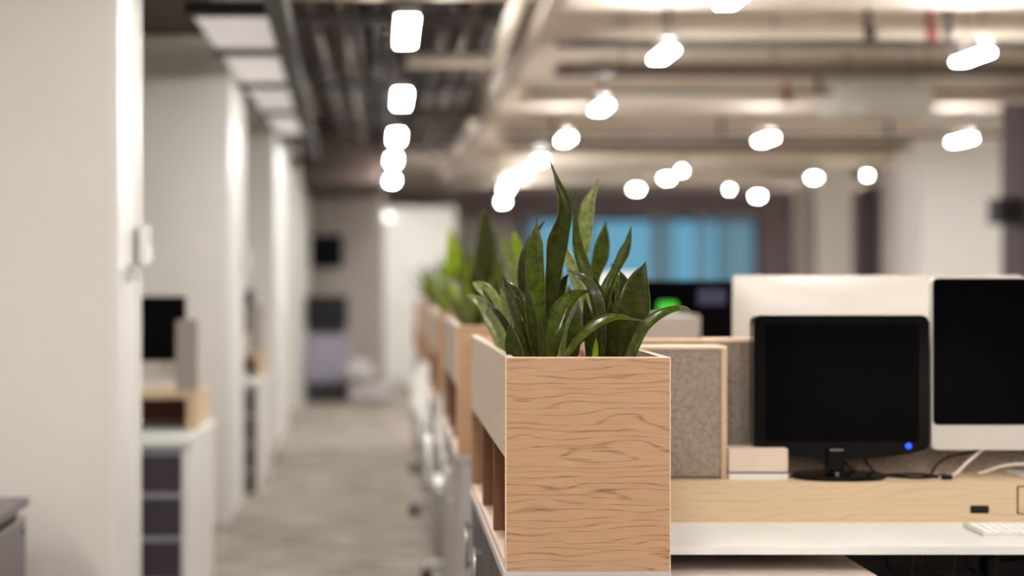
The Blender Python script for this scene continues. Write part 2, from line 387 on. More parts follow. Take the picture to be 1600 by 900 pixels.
for Y, z, s_ in ((8.55, 2.60, 'thin dark conduit under the nearest pale pipe'), (11.1, 2.63, 'thin dark conduit before the second pale pipe'), (14.3, 2.62, 'thin dark conduit before the third pale pipe'), (9.3, 2.70, 'thin dark conduit above the near cable tray')):
    mb = MB().tube([(1.0, Y, z), (9.9, Y, z)], .016, 10)
    for k in range(6): mb.box(1.5+1.5*k, 1.53+1.5*k, Y-.02, Y+.02, z-.02, 2.78)
    single('ceiling_conduit', mb, M['dark'], s_, 'pipe', 'thin dark conduits crossing the open plan ceiling')
# perforated cable tray crossing the open plan ceiling
def tray(Y, x0, x1, z, label, n):
    t = thing('cable_tray', (x0, Y, z), label, 'cable tray', 'perforated cable trays')
    mb = MB().box(x0, x1, Y-.11, Y-.105, z, z+.06).box(x0, x1, Y+.105, Y+.11, z, z+.06)
    d = (x1-x0)/n
    for k in range(n): mb.box(x0+k*d, x0+k*d+d*.62, Y-.105, Y+.105, z, z+.004)
    mb.box(x0, x1, Y-.03, Y+.03, z+.004, z+.006)
    link('tray', mb, M['galv'], t)
    for k in range(6):
        x = x0+.4+k*(x1-x0-.8)/5; link('hanging_rod', MB().tube([(x, Y, z+.006), (x, Y, 2.94)], .006, 8), M['galv'], t)
tray(9.75, 1.05, 6.5, 2.58, 'perforated grey cable tray crossing behind the nearest pale pipe', 60)
tray(15.4, 1.2, 8.2, 2.60, 'perforated grey cable tray toward the back of the office', 50)
# cross struts above corridor
for i, (Y, s) in enumerate(((8.2, 'nearest dark strut crossing above the corridor lamps'), (11.0, 'second dark strut crossing above the corridor'), (14.0, 'third dark strut crossing above the corridor'), (17.0, 'farthest dark strut crossing above the corridor'))):
    single('ceiling_strut', MB().box(-.5, .7, Y, Y+.05, 2.655, 2.69).box(-.5, -.47, Y, Y+.05, 2.69, 2.9).box(.67, .70, Y, Y+.05, 2.69, 2.9), M['dark'], s, 'strut', 'dark struts over the corridor')
# air unit
t = thing('air_handling_unit', (3.45, 11.2, 2.50), 'silver fan coil unit with round spigot hung from ceiling at upper right', 'air unit')
cs_ = MB().box(3.16, 3.76, 10.95, 11.5, 2.47, 2.69, bev=.015)
for k in range(5): cs_.box(3.28, 3.74, 10.935, 10.95, 2.50+k*.036, 2.512+k*.036)
link('casing', cs_, M['white'], t)
link('round_spigot', MB().tube([(3.24, 10.86, 2.50), (3.24, 10.95, 2.50)], .05, 24), M['key'], t)
link('flange', MB().box(3.12, 3.16, 10.97, 11.48, 2.48, 2.68), M['white'], t)
link('hanging_rod', MB().tube([(3.27, 11.3, 2.7), (3.27, 11.3, 2.95)], .01, 8), M['galv'], t); link('hanging_rod', MB().tube([(3.72, 11.3, 2.7), (3.72, 11.3, 2.95)], .01, 8), M['galv'], t)
t = thing('air_handling_unit', (5.8, 17.8, 2.45), 'smaller pale fan coil unit above the broad white column', 'air unit')
link('casing', MB().box(5.72, 6.2, 17.5, 18.1, 2.5, 2.68, bev=.015), M['alu'], t)
link('round_spigot', MB().tube([(5.85, 17.42, 2.58), (5.85, 17.5, 2.58)], .07, 20), M['alu'], t)
link('hanging_rod', MB().tube([(5.8, 17.8, 2.68), (5.8, 17.8, 2.95)], .01, 8), M['galv'], t); link('hanging_rod', MB().tube([(6.1, 17.8, 2.68), (6.1, 17.8, 2.95)], .01, 8), M['galv'], t)
# dark raft with luminous panels over the bay fronts
t = thing('ceiling_raft', (-.7, 5.9, 2.5), 'dark framed ceiling raft with luminous white panels left of the corridor', 'ceiling raft')
def bx(Y): return -.50-.026*(Y-6.9)
for i, (a, b) in enumerate(((6.88, 8.1), (8.1, 9.5), (9.5, 11.1), (11.1, 12.9))):
    link('panel', MB().hexa([(-.845, a+.06, 2.50), (bx(a), a+.06, 2.50), (bx(b), b, 2.50), (-.845, b, 2.50), (-.845, a+.06, 2.52), (bx(a), a+.06, 2.52), (bx(b), b, 2.52), (-.845, b, 2.52)]), M['panel'], t)
for Y in (5.6, 6.85, 8.08, 9.48, 11.08, 12.9):
    link('crossbar', MB().box(-.855, bx(Y)+.01, Y, Y+.075, 2.47, 2.53), M['dark'], t)
link('side_beam', MB().hexa([(bx(5), 5, 2.46), (bx(5)+.085, 5, 2.46), (bx(17)+.085, 17, 2.46), (bx(17), 17, 2.46), (bx(5), 5, 2.56), (bx(5)+.085, 5, 2.56), (bx(17)+.085, 17, 2.56), (bx(17), 17, 2.56)]), M['dark'], t)
for Y in (6, 9, 12, 15): link('hanging_rod', MB().tube([(bx(Y)+.04, Y, 2.56), (bx(Y)+.04, Y, 2.91)], .008, 8), M['dark'], t)
# ------------------------------------------------------------------ lamps
def lamp(px, py, Hc, L, W, label, group, low=False):
    Y = Hc*F/(VY-py); p = at(px, py, Y)
    t = thing('ceiling_lamp', p, label, 'ceiling lamp', group)
    link('housing', MB().box(p.x-W/2-.006, p.x+W/2+.006, Y-L/2-.006, Y+L/2+.006, p.z+.012, p.z+.055, bev=.004), M['grey'], t)
    link('diffuser', MB().box(p.x-W/2, p.x+W/2, Y-L/2, Y+L/2, p.z-.006, p.z+.013, bev=.004), M['lamp'], t)
    if not low: link('added_uplight', MB().box(p.x-W/2+.01, p.x+W/2-.01, Y-L/2+.01, Y+L/2-.01, p.z+.054, p.z+.058), M['upfill'], t)  # added glowing strip that lights the ceiling from the lamp top
    for q in (-.35, .35): link('hanging_wire', MB().tube([(p.x, Y+q*L, p.z+.055), (p.x, Y+q*L, 2.95)], .003, 6), M['galv'], t)
    return t
def spot(px, py, Hc, r, label):
    Y = Hc*F/(VY-py); p = at(px, py, Y)
    t = thing('downlight', p, label, 'downlight', 'small round downlights at the back')
    link('housing', MB().lathe([(r*1.25, p.z+.02), (r*1.25, p.z+.12), (r*.5, p.z+.14)], p.x, Y), M['grey'], t)
    link('lens', MB().lathe([(r*.3, p.z-.01), (r, p.z), (r, p.z+.02)], p.x, Y), M['lamp2'], t)
    link('hanging_wires', MB().tube([(p.x, Y, p.z+.14), (p.x, Y, 2.93)], .004, 6), M['galv'], t)
g = 'linear lamps in a row above the corridor'
for (px, py), s in zip(((635, 51), (628, 156), (620, 215), (615, 251), (613, 283)),
        ('largest and nearest corridor lamp, beside the bent pale pipe', 'second corridor lamp from the nearest', 'third, middle lamp of the corridor row', 'fourth corridor lamp, touching the lowest one', 'lowest and farthest lamp of the corridor row')):
    lamp(px, py, 1.15, .82, .088, s, g, True)
g = 'linear lamps above the planters'
for (px, py), s in zip(((1148, -2), (1037, 87), (940, 170), (884, 219), (843, 252), (818, 272), (791, 297), (786, 316)),
        ('lamp cut off by the top edge of the photo', 'lamp on the upper right nearest of the planter row in full view', 'second full lamp of the planter row, above the tallest plant', 'third lamp of planter row, right above the tallest leaf', 'lamp touched by the tip of the tallest leaf', 'lamp left of the tallest leaf tip', 'lowest bright lamp of the planter row, above the rear plants', 'farthest lamp of the planter row, just under the lowest bright one')):
    lamp(px, py, 1.15, .38, .075, s, g)
g = 'linear lamps over the right desks'
for (px, py), s in zip(((1520, 91), (1197, 219), (1503, 220)),
        ('slanting lamp at the upper right corner', 'lamp in the middle of the right ceiling over the white computer back', 'lower slanting lamp at the right edge above the broad white column')):
    lamp(px, py, 1.15, .38, .075, s, g)
for (px, py, r), s in zip(((1272, 279, .045), (994, 297, .05), (1042, 280, .05), (1184, 308, .05), (1355, 275, .02), (1140, 297, .012), (1066, 268, .02)),
        ('bright round downlight right of the blue window', 'round downlight above the left of the blue window', 'round downlight between two others above the blue window', 'big soft downlight over the right half of the blue window',
         'faint downlight left of the narrow white column', 'tiny faint downlight over the window', 'dim downlight above the middle of the window')):
    spot(px, py, 1.13, r, s)
for i, (x, y, s_) in enumerate(((1.25, 3.9, 'added fill lamp over the foreground planter, above the photo'), (1.2, 1.4, 'added fill lamp before the foreground planter, outside the photo'), (3.1, 4.9, 'added fill lamp over the right end of the front desk'),
        (3.1, 2.2, 'added fill lamp right of the photographer'), (.08, 4.9, 'added fill lamp over the corridor, above the photo'), (.05, 1.6, 'added fill lamp over the corridor beside the photographer'), (-2.3, 3.0, 'added fill lamp left of the nearest white wall'),
        (5.4, 7.4, 'added fill lamp past the right edge of the photo'), (7.6, 10.6, 'added fill lamp far past the right edge of the photo'), (6.6, 12.8, 'added fill lamp right of the plum column, outside the photo'), (8.0, 15.6, 'added fill lamp far right of the broad white column'), (9.3, 19.5, 'added fill lamp at the far right back of the office'), (7.2, 6.0, 'added fill lamp over the right end of the third desk'), (9.1, 25.0, 'added fill lamp hidden behind the broad white column'), (7.0, 25.0, 'added fill lamp hidden behind the grey white column'))):
    t = lamp(600, 60, 1.15, .56, .09, s_, 'unseen fill lamps added to brighten the office')  # unseen lamps added to brighten the near desk, walls and far columns
    t.location = (x, y, 2.49)
    if i == 0: t.scale = (.65, .65, 1)
# unseen glowing panels added overhead behind the camera as front fill light
for x in (-2.4, .2, 2.8, 5.6):
    for y in (-4.8, -2.8, -.8):
        t = thing('fill_panel', (x, y, 2.88), 'glowing fill panel added unseen behind the camera', 'ceiling lamp', 'fill panels added behind the camera')
        link('frame', MB().box(x-.62, x+.62, y-.32, y+.32, 2.9, 2.95), M['white'], t)
        link('diffuser', MB().box(x-.6, x+.6, y-.3, y+.3, 2.885, 2.9), M['fillpanel'], t)
# ------------------------------------------------------------------ corridor left furniture
def bay_unit(y0, where):
    d = y0-6.33
    t = thing('drawer_cabinet', (-1.2, y0+.45, 0), 'white cabinet with dark drawers ' + where, 'cabinet', 'cabinets in the bays')
    xr = -.775
    link('body', MB().box(xr-.026, xr, y0, y0+.95, 0, .672).box(xr-.95, xr-.924, y0, y0+.95, 0, .672).box(xr-.924, xr-.026, y0+.9, y0+.95, 0, .672).box(xr-.924, xr-.026, y0+.04, y0+.9, .02, .05), M['white'], t)
    link('top', MB().box(xr-.97, xr+.008, y0-.02, y0+.96, .672, .70, bev=.004), M['desk'], t)
    for k in range(4):
        z = .648-.172*(k+1)+.02
        dr = link('drawer', MB().box(xr-.92, xr-.03, y0+.002, y0+.5, z, z+.142, bev=.002), M['drawer'], t)
        link('handle_strip', MB().box(xr-.92, xr-.03, y0-.002, y0+.02, z+.145, z+.168), M['lilac'], dr)
    s = thing('desk_shelf', (-1.1, y0+.6, .70), 'low pale wooden shelf riser on the cabinet ' + where, 'shelf', 'wooden risers in the bays')
    link('board', MB().box(-1.65, -.79, y0+.42, y0+.88, .832, .856, bev=.002), M['ash'], s)
    link('side_panel', MB().box(-.835, -.79, y0+.42, y0+.88, .70, .832), M['ash'], s)
    link('side_panel', MB().box(-1.65, -1.62, y0+.42, y0+.88, .70, .832), M['ash'], s)
    link('back_panel', MB().box(-1.62, -.835, y0+.84, y0+.87, .70, .832), M['cubby'], s)
    return t, s
t1, s1 = bay_unit(6.33, 'in the nearest bay left of the corridor')
WHERE = [None, 'in the second bay, seen as a sliver', 'in the third bay, barely seen past the white wall end']
for k in (1,):
    dup(t1, t1.location+Vector((0, 3.65*k, 0)), 'white cabinet with dark drawers ' + WHERE[k])
    dup(s1, s1.location+Vector((0, 3.65*k, 0)), 'low pale wooden riser ' + WHERE[k])
def monitor(name, x0, x1, z0, z1, Y, zb, label, screen, body, chin=.0, group=None, foot=.11, thick=.03, footy=.09, r=.012):
    """flat monitor with stand on surface zb; screen faces -Y"""
    xc = (x0+x1)/2
    t = thing(name, (xc, Y+.02, zb), label, 'monitor', group)
    link('casing', MB().outline(rrect(x0, x1, z0, z1, r), Y, Y+thick, bev=.003), body, t)
    link('screen', MB().outline(rrect(x0+.004, x1-.004, z0+chin+.004, z1-.004, r*.7), Y-.0025, Y+.001), screen, t)
    link('stand_neck', MB().box(xc-.04, xc+.04, Y+thick, Y+thick+.014, zb+.008, (z0+z1)/2, bev=.004), body, t)
    link('stand_foot', MB().outline(rrect(xc-foot, xc+foot, Y-footy, Y+thick+.05, .01), zb, zb+.009, axis='Z', bev=.002), body, t)
    return t
m1 = monitor('computer_monitor', -1.42, -.86, .905, 1.265, 6.98, .856, 'black screened silver computer on the riser in the nearest bay', M['screen'], M['alu'], chin=.07, group='computers in the bays')
for k in (1,): dup(m1, m1.location+Vector((0, 3.65*k, 0)), 'black screened silver computer ' + WHERE[k])
p1 = thing('desk_screen', (-.82, 6.83, .856), 'small grey upright felt screen covering the right of the nearest bay computer', 'desk screen', 'small felt screens in the bays')
link('felt_panel', MB().box(-.885, -.792, 6.80, 6.822, .857, 1.165, bev=.004), M['feltlight'], p1)
link('foot', MB().box(-.885, -.792, 6.78, 6.842, .856, .862), M['grey'], p1)
for k in (1,): dup(p1, p1.location+Vector((0, 3.65*k, 0)), 'small grey upright felt screen ' + WHERE[k])
# near left drawer pedestal (drawers face the corridor)
t = thing('drawer_pedestal', (-1.35, 4.5, 0), 'dark grey drawer pedestal at the lower left corner of the photo', 'pedestal')
XR = -1.088
link('body', MB().box(-1.6, XR-.025, 4.0, 4.86, 0.02, .628), M['drawer'], t)
link('top', MB().box(-1.62, XR+.004, 3.97, 4.89, .646, .672, bev=.002), M['drawerside'], t)
link('recess', MB().box(-1.58, XR-.03, 4.02, 4.84, .628, .646), M['matte'], t)
for k in range(3):
    z = .628-.205*(k+1)
    d = link('drawer', MB().box(XR-.024, XR, 4.0, 4.86, z, z+.19, bev=.003), M['drawerside'], t)
    link('handle_lip', MB().box(XR-.02, XR+.004, 4.0, 4.86, z+.191, z+.198), M['silver'], d)
    link('lock', MB().tube([(XR, 4.82, z+.155), (XR+.006, 4.82, z+.155)], .008, 12), M['matte'], d)
# wall boxes / latch on white wall ends
def handset(y, where):
    t = thing('wall_handset', (WXE+.03, y, 1.42), 'small white handset box fixed to ' + where, 'wall box', 'white boxes on the wall ends')
    link('back_plate', MB().box(WXE+.026, WXE+.034, y-.035, y+.035, 1.385, 1.52, bev=.003), M['grey'], t)
    link('body', MB().outline([(WXE+.034, 1.39), (WXE+.064, 1.385), (WXE+.071, 1.40), (WXE+.071, 1.43), (WXE+.062, 1.445), (WXE+.066, 1.51), (WXE+.056, 1.522), (WXE+.034, 1.515)], y-.028, y+.028, bev=.003), M['white'], t)
    return t
h = handset(5.50, 'the nearest white wall end')
dup(h, h.location+Vector((0, 9.6-5.5, -.02)), 'small white handset box fixed to the second white wall end')
single('door_latch', MB().box(WXE+.026, WXE+.032, 5.26, 5.30, 1.325, 1.385).tube([(WXE+.032, 5.28, 1.37), (WXE+.05, 5.28, 1.37), (WXE+.052, 5.28, 1.335)], .004, 8), M['silver'], 'thin metal latch lever below the white handset box', 'latch')
# things against the grey end wall
t = thing('wall_screen', (-.72, 18.55, 1.45), 'upper black screen mounted on the grey end wall', 'screen')
link('casing', MB().outline(rrect(-1.0, -.48, 1.47, 1.84, .02), 18.5, 18.55), M['matte'], t)
link('screen', MB().outline(rrect(-.985, -.495, 1.485, 1.825, .01), 18.495, 18.5), M['screen'], t)
link('bracket', MB().box(-.8, -.7, 18.55, 18.6, 1.58, 1.72), M['dark'], t)
t = thing('storage_cupboard', (-.75, 17.5, 0), 'lilac grey cupboard with dark plinth against the grey end wall', 'cupboard')
link('body', MB().box(-.84, -.38, 17.25, 17.8, .22, .74, bev=.005), M['lilac'], t)
link('plinth', MB().box(-.83, -.39, 17.27, 17.79, 0, .22), M['dark'], t)
link('door', MB().box(-.835, -.615, 17.235, 17.25, .235, .725), M['lilac'], t)
link('door', MB().box(-.61, -.385, 17.235, 17.25, .235, .725), M['lilac'], t)
t = thing('printer', (-.75, 17.45, .74), 'black printer on top of the lilac grey cupboard', 'printer')
link('body', MB().box(-.84, -.40, 17.28, 17.75, .80, 1.12, bev=.03), M['matte'], t)
link('paper_tray', MB().box(-.82, -.44, 17.24, 17.6, .74, .80, bev=.008), M['dark'], t)
link('lid', MB().box(-.83, -.41, 17.3, 17.74, 1.12, 1.15, bev=.01), M['gloss'], t)
single('low_bench', MB().box(-.36, .10, 16.8, 17.2, .05, .2, bev=.02).box(-.32, -.28, 16.85, 17.15, 0, .05).box(.02, .06, 16.85, 17.15, 0, .05), M['grey'], 'low white bench at the foot of the grey end wall', 'bench')
single('round_cushion', MB().lathe([(.03, .2), (.10, .21), (.155, .28), (.165, .34), (.15, .41), (.09, .465), (.02, .475)], -.27, 17.0), M['grey'], 'round white ball cushion on the low white bench', 'cushion')
t = thing('wall_light', (.05, 20.33, 2.1), 'small round bright lamp on the white lobby wall', 'wall light')
link('shade', MB().lathe([(.01, 2.08), (.035, 2.09), (.045, 2.12), (.03, 2.15), (.01, 2.16)], .05, 20.27), M['wallglow'], t)
link('arm', MB().box(.04, .06, 20.27, 20.4, 2.05, 2.08), M['grey'], t)
# dark wall box on the plum column, right edge
t = thing('wall_speaker', (4.74, 12.05, 1.75), 'dark box speaker on the side of the plum column at right edge', 'speaker')
link('casing', MB().box(4.62, 4.80, 12.03, 12.25, 1.75, 1.95, bev=.008), M['dark'], t)
link('grille', MB().box(4.635, 4.785, 12.022, 12.03, 1.765, 1.935), M['matte'], t)
link('bracket', MB().box(4.80, 4.82, 12.1, 12.2, 1.8, 1.9), M['dark'], t)
# ------------------------------------------------------------------ planters on cabinets
PX0, PX1, PY0, PL, PZ0, PZ1 = .2405, .567, 3.165, 1.24, .76, 1.184
def planter(d, label, g='oak planter shelves on the cabinets'):
    y0 = PY0+d; y1 = y0+PL
    t = thing('planter_box', ((PX0+PX1)/2, (y0+y1)/2, PZ0), label, 'planter', g)
    e = .018
    fp = link('front_panel', MB().box(PX0+.0015, PX1-.0015, y0, y0+e, PZ0, PZ1-.0015), M['oak'], t)
    link('edge_band', MB().box(PX0, PX0+.0015, y0, y0+e, PZ0, PZ1).box(PX1-.0015, PX1, y0, y0+e, PZ0, PZ1).box(PX0, PX1, y0, y0+e, PZ1-.0015, PZ1), M['edge'], fp)
    link('back_panel', MB().box(PX0, PX1, y1-e, y1, PZ0, PZ1), M['oak'], t)
    zt = PZ1-.2
    link('side_panel', MB().box(PX0, PX0+e, y0+e, y1-e, zt, PZ1), M['oakside'], t)
    link('side_panel', MB().box(PX1-e, PX1, y0+e, y1-e, zt, PZ1), M['oakside'], t)
    link('trough_floor', MB().box(PX0+e, PX1-e, y0+e, y1-e, zt, zt+.015), M['oak'], t)
    link('inner_liner', MB().box(PX0+e, PX0+e+.002, y0+e, y1-e, zt+.015, PZ1-.004).box(PX1-e-.002, PX1-e, y0+e, y1-e, zt+.015, PZ1-.004)
         .box(PX0+e, PX1-e, y0+e, y0+e+.002, zt+.015, PZ1-.004).box(PX0+e, PX1-e, y1-e-.002, y1-e, zt+.015, PZ1-.004), M['edge'], t)
    link('base_board', MB().box(PX0, PX1, y0+e, y1-e, PZ0, PZ0+.018), M['edge'], t)
    for q in (.40, .79): link('divider', MB().box(PX0+.004, PX1-.022, y0+q, y0+q+.018, PZ0+.018, zt), M['cubby'], t)
    link('cubby_back', MB().box(PX1-.02, PX1-.004, y0+e, y1-e, PZ0+.018, zt), M['cubby'], t)
    return t
def cabinet(d, label):
    y0 = PY0+d
    t = thing('low_cabinet', ((PX0+PX1)/2, y0+.6, 0), label, 'cabinet', 'cabinets carrying the planters')
    link('body', MB().box(PX0+.012, PX1, y0+.004, y0+PL, .06, PZ0-.018), M['grey'], t)
    link('top', MB().box(PX0-.004, PX1+.001, y0-.001, y0+PL, PZ0-.018, PZ0), M['grey'], t)
    link('plinth', MB().box(PX0+.03, PX1-.01, y0+.02, y0+PL-.02, 0, .06), M['dark'], t)
    for k in range(3):
        dd = link('door', MB().box(PX0, PX0+.012, y0+.03+k*.4, y0+.42+k*.4, .07, PZ0-.026, bev=.002), M['grey' if d else 'drawer'], t)
        link('handle', MB().tube([(PX0-.016, y0+.38+k*.4, .55), (PX0-.016, y0+.38+k*.4, .68)], .005, 8).box(PX0-.016, PX0, y0+.377+k*.4, y0+.383+k*.4, .56, .57).box(PX0-.016, PX0, y0+.377+k*.4, y0+.383+k*.4, .66, .67), M['white' if d else 'silver'], dd)
    return t
PER = 2.09
NP = ['sharp foreground oak planter box with open cubby holes', 'second oak planter box, directly behind the sharp one', 'third oak planter box along the corridor', 'fourth oak planter box along the corridor', 'farthest oak planter box along the corridor']
NC = ['grey low cabinet with dark doors under the foreground planter', 'grey low cabinet under the second planter', 'grey low cabinet under the third planter', 'grey low cabinet under the fourth planter', 'grey low cabinet under the farthest planter']
pl = planter(0, NP[0]); cabinet(0, NC[0]); c2 = cabinet(PER, NC[1])
for k in range(1, 5):
    dup(pl, pl.location+Vector((0, PER*k, 0)), NP[k])
    if k > 1: dup(c2, c2.location+Vector((0, PER*(k-1), 0)), NC[k])
# bark soil: many chips, one object per planter
def bark(d, n, label, seed):
    r = random.Random(seed); mb = MB(); y0 = PY0+d
    mb.box(PX0+.021, PX1-.021, y0+.021, y0+PL-.021, PZ1-.184, PZ1-.05)
    for _ in range(n):
        t = bmesh.new(); bmesh.ops.create_icosphere(t, subdivisions=1, radius=1)
        S = Matrix.Translation((r.uniform(PX0+.045, PX1-.045), r.uniform(y0+.05, y0+PL-.05), PZ1-.046+r.random()*.014)) @ Matrix.Rotation(r.random()*6, 4, 'Z') @ Matrix.Rotation(r.uniform(-.6, .6), 4, 'X') @ Matrix.Diagonal((r.uniform(.009, .02), r.uniform(.006, .012), r.uniform(.003, .007), 1))
        for v in t.verts: v.co = S @ (v.co*(1+r.uniform(-.2, .2)))
        mb.merge(t)
    o = link('bark_mulch', mb, M['bark'], origin=((PX0+PX1)/2, y0+PL/2, PZ1-.184)); tag(o, label, 'bark', kind='stuff')
bark(0, 420, 'reddish bark chips filling the foreground planter', 1)
for k in range(1, 5): bark(PER*k, 60, 'reddish bark chips filling the ' + ('second', 'third', 'fourth', 'farthest')[k-1] + ' planter', k+1)
# ------------------------------------------------------------------ leaves
def catmull(P, n):
    out = []; m = len(P)
    for i in range(m-1):
        p0, p1, p2, p3 = P[max(i-1, 0)], P[i], P[i+1], P[min(i+2, m-1)]
        for k in range(n):
            t = k/n
            out.append([.5*((2*b)+(-a+c)*t+(2*a-5*b+4*c-d)*t*t+(-a+3*b-3*c+d)*t**3) for a, b, c, d in zip(p0, p1, p2, p3)])
    out.append(list(P[-1])); return out
def leaf(rows, m, parent, name='leaf', thick=.0012):
    """rows: list of (centre Vector, width dir Vector, half width, fold, normal Vector) from base to tip"""
    b = bmesh.new(); uvl = b.loops.layers.uv.new('UVMap')
    NU = 9; top = []; bot = []; uvs = {}
    for i, (c, wd, hw, fold, nn) in enumerate(rows):
        ra = []; rb = []
        for j in range(NU):
            u = -1+2*j/(NU-1)
            p = c+wd*hw*u+nn*(fold*hw*(abs(u)**1.4)+hw*.05*math.sin(u*5+i*.25))
            th = thick*(1-u*u)**.5*min(1, .25+hw/.012)
            a = b.verts.new(p+nn*th); ra.append(a); uvs[a] = (j/(NU-1), i/(len(rows)-1))
            if 0 < j < NU-1:
                q = b.verts.new(p-nn*th); rb.append(q); uvs[q] = uvs[a]
            else: rb.append(a)
        top.append(ra); bot.append(rb)
    for G_, flip in ((top, 0), (bot, 1)):
        for A, B in zip(G_, G_[1:]):
            for j in range(NU-1):
                q = [A[j], A[j+1], B[j+1], B[j]]
                if flip: q.reverse()
                f = b.faces.new(q); f.smooth = True
                for lp in f.loops: lp[uvl].uv = uvs[lp.vert]
    me = bpy.data.meshes.new(name); b.to_mesh(me); b.free(); me.materials.append(m)
    r = parent
    me.transform(Matrix.Translation(-r.location))
    o = bpy.data.objects.new(name, me); C.objects.link(o); o.parent = parent
    return o
def hero(parent, Y, pts, m='leaf', roll=.2, fold=.35, lean=0, twist=0):
    """pts from tip to base: (px,py,half width px) measured at depth Y; lean = metres the tip sits nearer (-) or farther (+)"""
    P = catmull([list(map(float, q)) for q in pts][::-1], 7)
    zb = PZ1-.05; n = len(P); rows = []
    pyb = VY+(CAMZ-zb)*F/Y
    if P[0][1] < pyb: P = [[P[0][0], pyb, P[0][2]*.8]]+P; n += 1
    for i, (px, py, hw) in enumerate(P):
        t = i/(n-1); Yi = Y+lean*t*t
        c = at(px, py, Yi)
        a = P[max(i-1, 0)]; z = P[min(i+1, n-1)]
        d = Vector((z[0]-a[0], 0, -(z[1]-a[1]))); d.normalize()
        wd = Vector((d.z, 0, -d.x)); rl = roll+twist*t
        nn = wd.cross(d); 
        if nn.y > 0: nn = -nn
        w2 = (wd*math.cos(rl)+nn*math.sin(rl)).normalized(); n2 = (nn*math.cos(rl)-wd*math.sin(rl)).normalized()
        rows.append((c, w2, max(.0004, hw/F*Yi/max(.5, math.cos(rl))), fold, n2))
    return leaf(rows, M[m], parent)
def plant(loc, label, g='snake plants in the foreground planter'):
    return thing('snake_plant', loc, label, 'plant', g)
zs = PZ1-.05
A_ = plant((.31, 3.36, zs), 'left snake plant in foreground planter with splayed small dark leaves')
B_ = plant((.36, 3.40, zs), 'tallest snake plant, its twisted leaf reaching the ceiling lamps')
D_ = plant((.44, 3.50, zs), 'middle right snake plant with pale upright leaves in foreground planter')
E_ = plant((.50, 3.36, zs), 'right snake plant with broad dark leaf and arching leaf over the rim')
# tallest plant
hero(B_, 3.42, [(855, 243, .3), (861, 258, 1.6), (866, 272, 3), (871, 290, 6), (878, 312, 10.5), (878, 340, 12.5), (872, 360, 15), (866, 380, 17), (863, 410, 15), (860, 440, 12.5), (857, 475, 9), (856, 510, 7), (855, 560, 5.5)], 'leafdark', roll=-.35, fold=.5, twist=-.25)
hero(B_, 3.37, [(839, 338, .5), (838.5, 350, 1.4), (838, 360, 5), (837, 378, 11), (836, 400, 13.5), (836, 425, 14.5), (838, 450, 13.5), (842, 478, 10.5), (846, 505, 7), (850, 535, 5), (852, 562, 4)], 'leaf', roll=.15, fold=.25)
hero(B_, 3.52, [(851, 346, .6), (842, 358, 3), (831, 376, 6), (822, 400, 8), (819, 430, 9), (822, 465, 9), (832, 520, 8), (842, 562, 5)], 'leafdark', roll=.5, fold=.3)
hero(B_, 3.31, [(823, 447, .5), (824, 462, 4.5), (827, 485, 8.5), (831, 510, 10), (836, 540, 8.5), (840, 562, 6)], 'leafdark', roll=-.3, fold=.4)
hero(B_, 3.30, [(922, 455, .5), (912, 459, 4), (900, 466, 8), (889, 482, 12), (879, 505, 14), (871, 530, 12.5), (865, 562, 8)], 'leaf', roll=1.0, fold=.5)
hero(B_, 3.50, [(888, 428, .5), (880, 440, 6), (873, 460, 9), (868, 485, 9), (864, 520, 7), (862, 562, 5)], 'leafdark', roll=-.2, fold=.3)
hero(B_, 3.29, [(842, 500, .5), (845, 515, 4), (848, 535, 6), (850, 562, 5)], 'leafdark', roll=.4, fold=.4)
hero(B_, 3.34, [(893, 452, .5), (884, 462, 4), (872, 485, 7), (863, 515, 9), (858, 562, 8)], 'leafdark', roll=-.5, fold=.4)
# left plant
hero(A_, 3.27, [(797, 505, .4), (798, 514, 5), (800, 530, 10.5), (803, 545, 13), (808, 562, 11)], 'leafdark', roll=.25, fold=.25)
hero(A_, 3.31, [(784, 430, .4), (786, 441, 3), (790, 460, 5.5), (797, 485, 6.5), (805, 508, 6), (813, 535, 6), (822, 562, 5)], 'leafdark', roll=-.95, fold=.8)
hero(A_, 3.38, [(773, 434, .5), (782, 439, 2.5), (796, 451, 8), (807, 468, 12), (814, 488, 11.5), (820, 515, 8), (826, 562, 6)], 'leafdark', roll=-.7, fold=.3)
hero(A_, 3.45, [(752, 448, .4), (757, 460, 2.6), (766, 478, 4.5), (777, 496, 6), (790, 515, 7), (802, 540, 7), (812, 562, 6)], 'leaf', roll=-.85, fold=.6)
hero(A_, 3.38, [(761, 477, .4), (770, 484, 3.5), (779, 497, 5.5), (789, 513, 6), (799, 535, 6), (808, 562, 5)], 'leafdark', roll=-.9, fold=.6)
hero(A_, 3.80, [(729, 461, .5), (739, 466, 5), (750, 475, 8), (760, 492, 10), (770, 512, 10), (780, 535, 10), (788, 555, 8)], 'leafpale', roll=-.7, fold=.3)
hero(A_, 3.75, [(738, 441, .5), (746, 447, 7), (758, 456, 11), (772, 476, 12), (784, 500, 11), (792, 530, 9), (798, 558, 7)], 'leafpale', roll=-.6, fold=.3)
hero(A_, 3.6, [(782, 450, .5), (787, 470, 6), (794, 495, 8), (800, 525, 8), (806, 560, 6)], 'leafpale', roll=-.4, fold=.3)
hero(A_, 3.33, [(806, 490, .5), (810, 508, 5), (816, 530, 7), (823, 562, 6)], 'leaf', roll=.6, fold=.6)
